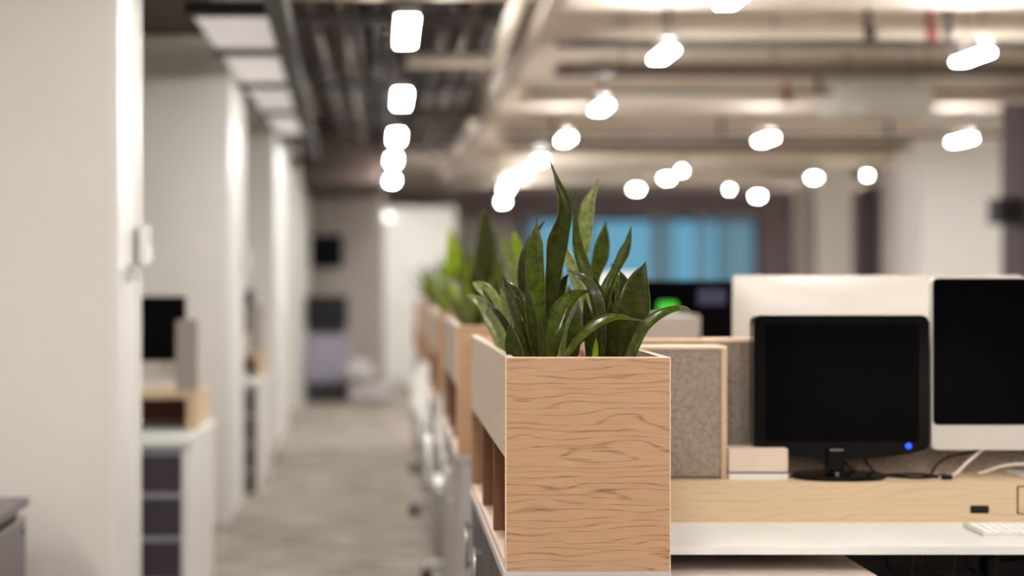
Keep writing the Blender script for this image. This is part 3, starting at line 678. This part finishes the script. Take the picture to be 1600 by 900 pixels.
# middle right plant
hero(D_, 3.45, [(899, 302, .4), (899, 312, 1), (898, 330, 3), (897, 350, 5.5), (898, 378, 8.5), (902, 400, 10), (910, 425, 11.5), (920, 448, 10), (927, 475, 8.5), (931, 510, 8), (934, 562, 6)], 'leaf', roll=-.6, fold=.6)
hero(D_, 3.62, [(936, 279, .4), (933, 288, 2.6), (928, 301, 4.8), (921, 320, 9.5), (919, 340, 11), (917, 362, 10.5), (914, 390, 8.5), (914, 420, 7), (920, 470, 7), (926, 560, 6)], 'leafpale', roll=.7, fold=.35)
hero(D_, 3.68, [(946.5, 346, .4), (945, 356, 4), (943, 368, 8.5), (940, 385, 12), (937, 402, 13), (932, 420, 10.5), (929, 440, 7), (930, 480, 6), (933, 560, 5)], 'leaf', roll=-.2, fold=.3)
hero(D_, 3.30, [(885, 422, .4), (896, 428, 3), (909, 437, 5.5), (922, 452, 8), (931, 470, 8), (937, 495, 6), (938, 525, 6), (938, 562, 5)], 'leafdark', roll=-.85, fold=.55)
hero(D_, 3.55, [(880, 372, .5), (882, 388, 4.5), (886, 405, 8), (892, 425, 10.5), (900, 448, 11), (910, 475, 9), (918, 510, 8), (922, 560, 6)], 'leafpale', roll=-.7, fold=.4)
hero(D_, 3.42, [(927, 430, .5), (932, 444, 4.5), (938, 462, 6.5), (942, 490, 7), (943, 520, 7), (943, 562, 5)], 'leafdark', roll=.2, fold=.4)
hero(D_, 3.24, [(1016, 505, .4), (1000, 502, 1.2), (985, 501, 2.6), (968, 500, 4.6), (950, 504, 6), (932, 514, 6.6), (914, 529, 6.4), (900, 543, 5), (886, 562, 4)], 'leaf', roll=1.1, fold=.7)
hero(D_, 3.37, [(914, 466, .5), (916, 482, 6), (919, 505, 9.5), (921, 535, 9), (922, 562, 7)], 'leafdark', roll=-.2, fold=.3)
hero(D_, 3.44, [(903, 480, .5), (901, 498, 7), (898, 520, 11), (895, 545, 11), (892, 562, 9)], 'leaf', roll=.3, fold=.3)
hero(D_, 3.27, [(931, 529, .5), (931, 540, 3.5), (930, 552, 4.5), (929, 564, 4)], 'leaflime', roll=.1, fold=.3)
hero(D_, 3.6, [(890, 445, .5), (888, 465, 6), (884, 490, 8), (882, 525, 8), (882, 560, 6)], 'leafpale', roll=.3, fold=.3)
# right plant
hero(E_, 3.30, [(1008.5, 409, .4), (1006, 418, 5), (1000, 432, 13), (995, 450, 19.5), (992, 470, 24), (990, 490, 24), (986, 512, 19), (982, 535, 14), (977, 562, 10)], 'leafdark', roll=.12, fold=.18)
hero(E_, 3.26, [(1087, 492, .3), (1078, 486, 1.2), (1070, 484, 2.4), (1058, 485, 3.6), (1044, 490, 4.8), (1029, 499, 6), (1015, 512, 6.8), (1004, 528, 6.8), (995, 548, 6.4), (989, 566, 6)], 'leaf', roll=1.05, fold=.7)
hero(E_, 3.42, [(986.5, 354, .4), (985, 365, 2.6), (983, 380, 5), (978, 396, 7.5), (970, 412, 7), (962, 427, 6.5), (955, 443, 8), (949, 462, 9), (946, 490, 9), (947, 525, 8), (949, 562, 6)], 'leaf', roll=.8, fold=.5)
hero(E_, 3.48, [(955, 410, .4), (957, 422, 3.5), (961, 438, 8), (965, 458, 11), (965, 485, 11), (963, 520, 9), (960, 562, 7)], 'leaf', roll=-.6, fold=.5)
hero(E_, 3.40, [(968, 423, .4), (973, 433, 4.5), (977, 447, 8), (976, 475, 9), (970, 510, 9), (966, 562, 7)], 'leafdark', roll=.3, fold=.4)
hero(E_, 3.36, [(955, 470, .5), (956, 490, 8), (958, 515, 11), (960, 540, 11), (961, 562, 9)], 'leafdark', roll=.2, fold=.3)
# rear plants of the foreground planter (soft)
R_ = plant((.36, 4.18, zs), 'soft pale snake plant at the back of the foreground planter')
hero(R_, 4.15, [(785, 366, .5), (790, 380, 7), (797, 400, 10), (805, 425, 8.5), (812, 455, 7), (815, 500, 6), (817, 545, 5)], 'leafpale', roll=.4, fold=.3)
hero(R_, 4.2, [(803, 360, .5), (806, 380, 8), (810, 410, 10), (814, 450, 9), (817, 500, 8), (818, 545, 6)], 'leaflime', roll=-.3, fold=.3)
hero(R_, 4.1, [(868, 398, .5), (864, 420, 8), (860, 450, 11), (850, 490, 10), (842, 540, 8)], 'leaf', roll=.3, fold=.3)
hero(R_, 4.0, [(874, 418, .5), (878, 440, 8), (880, 470, 10), (874, 505, 9), (862, 545, 7)], 'leafpale', roll=.3, fold=.3)
def wild(loc, n, h, seed, label, mats, spread=.09, big=(), g='snake plants in the farther planters'):
    r = random.Random(seed); t = plant(loc, label, g); L = Vector(loc)
    for i in range(n):
        a = 2*PI*i/n+r.uniform(-.4, .4); H = h*r.uniform(.45, 1); out = spread*r.uniform(.3, 1.5)
        hw = r.uniform(.016, .030); rows = []
        dr = Vector((math.cos(a), math.sin(a), 0)); sd = Vector((-dr.y, dr.x, 0)); cv = r.uniform(.2, 1.6)
        for k in range(13):
            s = k/12
            c = L+dr*(.015+out*(s**1.6)*cv)+Vector((0, 0, H*(s-.12*cv*s*s)))
            ww = hw*(math.sin(PI*(.12+.88*s)**.85)**.8 if s < 1 else 0)+.0005
            nn = (Vector((0, 0, 1))*.3+dr).normalized()
            rows.append((c, sd, ww, .35, nn))
        leaf(rows, M[mats[i % len(mats)]], t)
    for (px, py0, py1, hw, Y, m) in big:
        rows = []
        for k in range(15):
            s = k/14; c = at(px+4*math.sin(s*3), py1+(py0-py1)*s, Y); rows.append((c, Vector((.96, .28, 0)), hw/F*Y*math.sin(PI*(.15+.85*s))**.7+.0005 if s < 1 else .0005, .25, Vector((.28, -.96, 0))))
        leaf(rows, M[m], t)
    return t
wild((.37, 5.50, zs), 8, .25, 11, 'dark tall leaved snake plant in the second planter', ('leafdark', 'leaf', 'leaf'), big=((755, 322, 512, 21, 5.5, 'leafdark'), (775, 395, 512, 13, 5.48, 'leaf'), (738, 410, 512, 14, 5.46, 'leafdark')))
wild((.47, 5.75, zs), 10, .32, 12, 'green snake plant right side of the second planter', ('leaf', 'leafpale', 'leaf'))
wild((.35, 6.15, zs), 13, .30, 13, 'low pale snake plant at back of second planter', ('leafpale', 'leaf', 'leaflime'))
wild((.36, 7.60, zs), 14, .36, 14, 'snake plant with bright lime leaf in the third planter', ('leaf', 'leaflime', 'leafpale'), big=((704, 356, 485, 15, 7.6, 'leaflime'), (722, 385, 485, 13, 7.62, 'leaf')))
wild((.44, 8.1, zs), 12, .40, 15, 'green snake plant at the back of the third planter', ('leaf', 'leafdark', 'leaf'))
wild((.37, 8.3, zs), 15, .36, 21, 'low spreading snake plant on corridor side of the third planter', ('leaflime', 'leafpale', 'leaf'), spread=.17)
wild((.37, 9.6, zs), 15, .38, 16, 'snake plant at the front of the fourth planter', ('leaf', 'leaflime', 'leafpale'), spread=.17)
wild((.40, 10.3, zs), 12, .40, 17, 'snake plant at the back of the fourth planter', ('leaf', 'leaflime', 'leafdark'))
wild((.37, 11.9, zs), 13, .38, 18, 'snake plant in the farthest planter', ('leaf', 'leafdark', 'leafpale'), spread=.17)
wild((.32, 5.42, zs), 11, .24, 19, 'low snake plant at the front left corner of the second planter', ('leafpale', 'leaflime', 'leaf'), spread=.1)
wild((.31, 5.85, zs), 14, .30, 31, 'bushy pale snake plant on the corridor side of the second planter', ('leafpale', 'leaf', 'leaflime'), spread=.10)
wild((.42, 5.45, zs), 11, .26, 32, 'green snake plant at the front middle of the second planter', ('leaf', 'leafdark', 'leafpale'), spread=.09)
wild((.31, 7.9, zs), 14, .33, 33, 'bushy snake plant at the middle of the third planter', ('leaf', 'leaflime', 'leafpale'), spread=.12)
wild((.31, 10.0, zs), 14, .36, 34, 'bushy snake plant at the middle of the fourth planter', ('leaflime', 'leaf', 'leafpale'), spread=.13)
# ------------------------------------------------------------------ first bench
DZ = .76
def bench(y0, y1, x0, x1, ys, label):
    t = thing('desk', ((x0+x1)/2, (y0+y1)/2, 0), label, 'desk', 'white bench desks')
    link('desktop', MB().box(x0, x1, y0, (y0+y1)/2-.003, DZ-.02, DZ, bev=.004), M['desk'], t)
    link('desktop', MB().box(x0, x1, (y0+y1)/2+.003, y1, DZ-.02, DZ, bev=.004), M['desk'], t)
    for x in (x0+.5, x1-.1):
        for y in (y0+.5, y1-.1): link('leg', MB().box(x-.025, x+.025, y-.025, y+.025, 0, DZ-.06, bev=.003), M['grey'], t)
    link('frame_rail', MB().box(x0+.1, x1-.1, y0+.47, y0+.53, DZ-.06, DZ-.02).box(x0+.1, x1-.1, y1-.13, y1-.07, DZ-.06, DZ-.02), M['grey'], t)
    link('modesty_panel', MB().box(x0+.55, x1-.15, y0+.62, y0+.64, .18, DZ-.02), M['matte'], t)
    return t
bench(3.47, 5.15, .575, 3.6, 0, 'long white bench desk in front with the black monitor row')
# riser along the desk
t = thing('desk_riser', (2.0, 4.2, DZ), 'pale wooden riser shelf running along the white desk under the monitors', 'riser')
RZ = .854; RY = 3.806
link('front_board', MB().box(.578, 3.58, RY, RY+.018, DZ, RZ-.0, bev=.0015), M['ash'], t)
link('top_board', MB().box(.578, 3.58, RY+.018, 4.75, RZ-.018, RZ, bev=.001), M['ash'], t)
link('back_board', MB().box(.578, 3.58, 4.732, 4.75, DZ, RZ-.018), M['ash'], t)
ca = at(1530.5, 796, RY); 
link('cable_slot', MB().outline(rrect(ca.x-.0225, ca.x+.0225, ca.z-.0095, ca.z+.0095, .004), RY-.0008, RY+.004), M['matte'], t)
cs = at(1591, 761, RY); ce = at(1591, 802, RY)
so = link('socket_plate', MB().outline(rrect(cs.x, cs.x+.21, ce.z, cs.z, .003), RY-.003, RY+.004), M['ash'], t)
link('socket_gap', MB().outline(rrect(cs.x-.003, cs.x+.213, ce.z-.003, cs.z+.003, .004), RY-.001, RY+.003), M['matte'], so)
# felt-sided storage box
t = thing('felt_pinboard_box', (.70, 4.04, RZ), 'felt faced wood framed box on riser right behind foreground planter', 'felt box', 'felt boxes on the desk risers')
FZ = 1.1755
link('felt_panel', MB().box(.58, .818, 3.884, 3.9, RZ+.004, FZ-.007, bev=.003), M['felt'], t)
link('top_board', MB().box(.578, .832, 3.88, 3.992, FZ-.007, FZ, bev=.0015), M['edge'], t)
link('side_board', MB().box(.818, .832, 3.88, 3.992, RZ, FZ-.007, bev=.0015), M['ash'], t)
link('side_board', MB().box(.578, .582, 3.9, 3.992, RZ, FZ-.007), M['ash'], t)
link('base_board', MB().box(.582, .818, 3.9, 3.992, RZ, RZ+.012), M['ash'], t)
t = thing('desk_divider', (2.1, 4.02, RZ), 'long felt desk divider with pale cap behind the black monitors', 'divider', 'felt dividers between desks')
link('felt_panel', MB().box(.585, 3.55, 4.0, 4.035, RZ, 1.18), M['felt'], t)
link('cap', MB().box(.585, .80, 3.997, 4.038, 1.18, 1.1885, bev=.002), M['ash'], t)
link('cap', MB().box(.80, 3.55, 3.995, 4.04, 1.18, 1.191, bev=.003), M['edge'], t)
# white carton
a = at(1138, 750, 3.87); b = at(1231, 701, 3.87)
t = thing('paper_carton', (.9, 3.92, RZ), 'cream white paper box with blue stripe left of black monitor stand', 'box')
link('carton', MB().box(a.x+.001, b.x, 3.868, 3.96, RZ+.018, b.z, bev=.002), M['card'], t)
link('base', MB().box(a.x+.001, b.x, 3.866, 3.962, RZ, RZ+.014, bev=.001), M['white'], t)
link('blue_stripe', MB().box(a.x+.001, b.x, 3.867, 3.961, RZ+.014, RZ+.018), M['bluestripe'], t)
# glossy black monitor
t = thing('computer_monitor', (1.14, 3.97, RZ), 'glossy black monitor with curved lower bezel and oval foot', 'monitor', 'screens on the front desk')
SY = 3.90
def sx(px): return (px-VX)/F*SY
def sz(py): return CAMZ-(py-VY)/F*SY
link('casing', MB().outline(rrect(sx(1178), sx(1452), sz(704), sz(493.5), .014, bulge=.022), SY, SY+.045, bev=.005), M['gloss'], t)
link('screen', MB().outline(rrect(sx(1196), sx(1436), sz(690), sz(507), .003), SY-.0015, SY+.003), M['screen'], t)
link('top_highlight', MB().box(sx(1190), sx(1442), SY+.004, SY+.03, sz(493.5), sz(492.4)), M['silver'], t)  # silver strip imitating the highlight along the top edge
link('stand_neck', MB().box(sx(1291), sx(1318), SY-.012, SY+.02, RZ+.014, sz(700), bev=.006), M['gloss'], t)
ft = MB(); 
P = [(1.106+.115*math.cos(2*PI*k/40), 3.893+.074*math.sin(2*PI*k/40)) for k in range(40)]
ft.outline(P, RZ, RZ+.012, axis='Z', bev=.004); link('stand_foot', ft, M['gloss'], t)
pw = at(1420, 697, SY-.003)
link('power_light', MB().tube([(pw.x, SY-.003, pw.z), (pw.x, SY+.002, pw.z)], .007, 16), M['blueled'], t)
link('stand_button', MB().tube([(at(1308, 744, 3.87).x, 3.872, RZ+.012), (at(1308, 744, 3.87).x, 3.872, RZ+.016)], .006, 12), M['silver'], t)
# all-in-one computers
monitor('all_in_one_computer', 1.341, 1.98, .9196, 1.343, 3.92, RZ, 'silver chinned black screen computer at the right edge of the photo', M['screen'], M['alu'], chin=.058, group='screens on the front desk', foot=.118, footy=.095, thick=.02, r=.016)
t = thing('all_in_one_computer', (1.39, 4.5, RZ), 'pale aluminium back of a large computer facing away behind the black monitor', 'monitor')
bk = bmesh.new(); NX, NZ = 24, 16; x0, x1, z0, z1 = .981, 1.798, .90, 1.3495
grid = []
PR = rrect(x0, x1, z0, z1, .014, n=4)
bmk = MB(); bmk.outline(PR, 4.5, 4.515, bev=.003)
gr = [[None]*(NX+1) for _ in range(NZ+1)]
for j in range(NZ+1):
    for i in range(NX+1):
        u = -1+2*i/NX; v = -1+2*j/NZ
        dep = .045*(1-abs(u)**2.6)**.7*(1-abs(v)**2.6)**.7 if abs(u) < 1 and abs(v) < 1 else 0
        gr[j][i] = bmk.b.verts.new((x0+.003+(x1-x0-.006)*(u+1)/2, 4.4995-dep, z0+.003+(z1-z0-.006)*(v+1)/2))
for j in range(NZ):
    for i in range(NX):
        f = bmk.b.faces.new((gr[j][i], gr[j][i+1], gr[j+1][i+1], gr[j+1][i])); f.smooth = True
link('casing', bmk, M['alu'], t)
link('stand_neck', MB().box(1.34, 1.44, 4.43, 4.445, RZ+.01, 1.12, bev=.003), M['alu'], t)
link('stand_foot', MB().box(1.27, 1.51, 4.40, 4.60, RZ, RZ+.01, bev=.003), M['alu'], t)
link('screen', MB().outline(rrect(x0+.01, x1-.01, z0+.06, z1-.01, .01), 4.514, 4.517), M['screen'], t)
# keyboard
K0 = at(1536, 834, CAMZ-DZ and (CAMZ-DZ-.006)*F/(834-VY)); ky = K0.y
t = thing('keyboard', (K0.x+.14, ky+.06, DZ), 'slim white keyboard on the white desk at the right edge', 'keyboard')
link('base', MB().hexa([(K0.x, ky, DZ), (K0.x+.28, ky, DZ), (K0.x+.28, ky+.125, DZ), (K0.x, ky+.125, DZ), (K0.x, ky, DZ+.005), (K0.x+.28, ky, DZ+.005), (K0.x+.28, ky+.125, DZ+.012), (K0.x, ky+.125, DZ+.012)]), M['alu'], t)
for r_ in range(5):
    for c_ in range(13):
        x = K0.x+.007+c_*.0206+(.004*r_ if c_ else 0)*0; y = ky+.007+r_*.0225; z = DZ+.005+.007*(y-ky)/.125
        link('key', MB().box(x, x+.018, y, y+.019, z, z+.0035, bev=.001), M['key'], t)
# cables
def cable(pts, r, m, label, Y=None, g=None):
    P = catmull([list(p) for p in pts], 8)
    single('cable', MB().tube(P, r, 8), m, label, 'cable', g)
def rp(px, py, Y, lift=0):
    v = at(px, py, Y); v.z = max(v.z, RZ+.0045+lift); return v
cable([at(1318, 720, 3.945), at(1335, 735, 3.942), rp(1368, 748, 3.93), rp(1400, 746, 3.93), rp(1440, 743, 3.930), rp(1482, 749, 3.85)], .0035, M['matte'], 'black cable curling from the black monitor along the riser')
cable([at(1350, 716, 3.948), at(1358, 728, 3.945), rp(1375, 742, 3.936), rp(1412, 749, 3.88), rp(1446, 748, 3.87), rp(1476, 744, 3.930)], .003, M['matte'], 'second thinner black cable looping on the riser below the black monitor')
cable([at(1455, 752-10, 3.961), at(1462, 728, 3.964), at(1480, 715, 3.967), at(1510, 708, 3.970), at(1540, 700, 3.970)], .003, M['matte'], 'dark cable arching behind the right computer')
cable([at(1540, 700, 3.942), at(1531, 706, 3.942), at(1512, 722, 3.930), at(1497, 737, 3.92), rp(1488, 745, 3.90)], .0042, M['cablew'], 'thick white cable slanting down from the right computer to the riser')
cable([rp(1528, 743, 3.94), at(1545, 735, 3.94), at(1568, 728, 3.930), at(1598, 725, 3.936), at(1620, 727, 3.945)], .0035, M['cablew'], 'white cable arching toward the stand of the right computer')
t = thing('cable_plug', (at(1478, 748, 3.87).x, 3.87, RZ), 'small black cable connector lying on the riser edge', 'plug')
q = at(1478, 748, 3.87).x
link('body', MB().box(q-.012, q+.014, 3.862, 3.88, RZ, RZ+.011, bev=.003), M['matte'], t)
link('tip', MB().box(q-.02, q-.012, 3.866, 3.876, RZ+.002, RZ+.008), M['silver'], t)
# pedestal in front, below the desk
t = thing('under_desk_pedestal', (.82, 3.4, 0), 'brown grey topped pedestal below the white desk beside the planter', 'pedestal')
link('top', MB().box(.585, 1.062, 3.0, 3.93, .682, .70, bev=.0015), M['pedtop'], t)
link('body', MB().box(.595, 1.05, 3.03, 3.9, .04, .682), M['drawerside'], t)
for k in range(3):
    d = link('drawer', MB().box(.6, 1.045, 3.012, 3.03, .06+.207*k, .255+.207*k, bev=.002), M['drawerside'], t)
    link('handle', MB().box(.75, .9, 3.0, 3.012, .22+.207*k, .23+.207*k), M['silver'], d)
link('castors', MB().box(.62, .66, 3.06, 3.1, 0, .04).box(.98, 1.02, 3.06, 3.1, 0, .04).box(.62, .66, 3.8, 3.84, 0, .04).box(.98, 1.02, 3.8, 3.84, 0, .04), M['matte'], t)
# dark things below the desk on the right
t = thing('cable_basket', (1.8, 3.95, .6), 'black wire cable basket hung under the white desk', 'cable basket')
cb = MB()
for k in range(16): cb.tube([(1.25+.1*k, 3.78, .70), (1.25+.1*k, 3.80, .62), (1.25+.1*k, 3.98, .62), (1.25+.1*k, 4.0, .74)], .003, 6)
for y, z in ((3.78, .70), (3.80, .62), (3.89, .62), (3.98, .62)): cb.tube([(1.25, y, z), (2.75, y, z)], .003, 6)
link('wires', cb, M['dark'], t)
single('power_strip', MB().box(1.45, 1.85, 3.84, 3.9, .623, .665, bev=.005), M['matte'], 'black power strip lying in the cable basket', 'power strip')
# ------------------------------------------------------------------ benches behind
b2 = bench(5.56, 7.25, .85, 4.2, 0, 'second white bench desk behind the front one')
bench(7.66, 9.35, .85, 4.6, 0, 'third white bench desk toward the window')
t = thing('desk_riser', (2.5, 6.4, DZ), 'wooden riser shelf on the second bench desk', 'riser')
link('top_board', MB().box(.86, 4.1, 5.9, 7.05, RZ-.018, RZ), M['ash'], t)
link('front_board', MB().box(.86, 4.1, 5.9, 5.918, DZ, RZ-.018), M['ash'], t)
link('back_board', MB().box(.86, 4.1, 7.032, 7.05, DZ, RZ-.018), M['ash'], t)
t = thing('felt_pinboard_box', (1.0, 6.1, RZ), 'blurred grey felt box below the green screen glow', 'felt box', 'felt boxes on the desk risers')
link('felt_panel', MB().box(.87, 1.188, 6.0, 6.03, RZ, 1.2, bev=.01), M['feltlight'], t)
link('side_board', MB().box(1.17, 1.188, 6.03, 6.3, RZ, 1.19), M['ash'], t)
link('top_board', MB().box(.87, 1.188, 6.03, 6.3, 1.19, 1.2), M['white'], t)
mm = monitor('computer_monitor', .96, 1.58, .955, 1.332, 6.86, RZ, 'dark blurred monitor with a green shape on its screen', M['screen'], M['matte'], group='dark monitors on the second desk')
gp = at(1043, 478, 6.855)
link('green_glow', MB().outline(rrect(gp.x-.042, gp.x+.042, gp.z-.028, gp.z+.02, .015), 6.853, 6.857), M['green'], mm)
gp = at(1112, 462, 6.855)
link('blue_window', MB().outline(rrect(gp.x-.06, gp.x+.06, gp.z-.04, gp.z+.03, .006), 6.853, 6.857), M['dimblue'], mm)
monitor('computer_monitor', 1.66, 2.28, .955, 1.325, 6.86, RZ, 'dark blurred monitor behind the white computer back, second desk', M['screen'], M['matte'], group='dark monitors on the second desk')
t = monitor('all_in_one_computer', 1.11, 1.37, 1.10, 1.372, 8.5, .76, 'small white screen back glimpsed between the leaves on third desk', M['white'], M['white'], foot=.09)
# white chairs in the gaps beside the corridor
def chair(x, y, rz, label):
    t = thing('office_chair', (x, y, 0), label, 'chair', 'white office chairs between the planters')
    link('seat', MB().outline(rrect(x-.22, x+.22, y-.21, y+.21, .07), .43, .475, axis='Z', bev=.015), M['chair'], t)
    bk = MB(); pts = []
    for k in range(9):
        s = k/8; z = .50+.36*s; yy = y+.20+.05*math.sin(s*2.4)
        pts.append((yy, z, .17+.04*math.sin(PI*s)))
    for (ya, za, wa), (yb, zb_, wb) in zip(pts, pts[1:]):
        bk.hexa([(x-wa, ya, za), (x+wa, ya, za), (x+wa, ya+.02, za), (x-wa, ya+.02, za), (x-wb, yb, zb_), (x+wb, yb, zb_), (x+wb, yb+.02, zb_), (x-wb, yb+.02, zb_)])
    link('backrest', bk, M['chair'], t)
    link('back_bar', MB().tube([(x, y+.1, .425), (x, y+.24, .44), (x, y+.245, .6)], .018, 10), M['chair'], t)
    for s in (-1, 1): link('armrest', MB().tube([(x+s*.2, y, .44), (x+s*.25, y, .46), (x+s*.25, y-.02, .63), (x+s*.25, y+.12, .64), (x+s*.25, y+.17, .63)], .017, 10), M['chair'], t)
    link('column', MB().tube([(x, y, .12), (x, y, .43)], .025, 12), M['silver'], t)
    for k in range(5):
        a = 2*PI*k/5+.3; ex, ey = x+.27*math.cos(a), y+.27*math.sin(a)
        lg = link('leg', MB().tube([(x, y, .13), (ex, ey, .085)], .02, 10, rr=[.026, .015]), M['chair'], t)
        link('castor', MB().tube([(ex-.02, ey, .03), (ex+.02, ey, .03)], .03, 14).box(ex-.008, ex+.008, ey-.008, ey+.008, .03, .085), M['matte'], lg)
    t.rotation_euler.z = rz
    return t
ch = chair(.44, 6.92, PI/2*0, 'nearest white office chair in the gap after the second planter')
dup(ch, (.44, 9.0, 0), 'second white office chair in the gap after the third planter', rz=.3)
dup(ch, (.44, 11.1, 0), 'farthest white office chair in the gap after the fourth planter', rz=-.4)
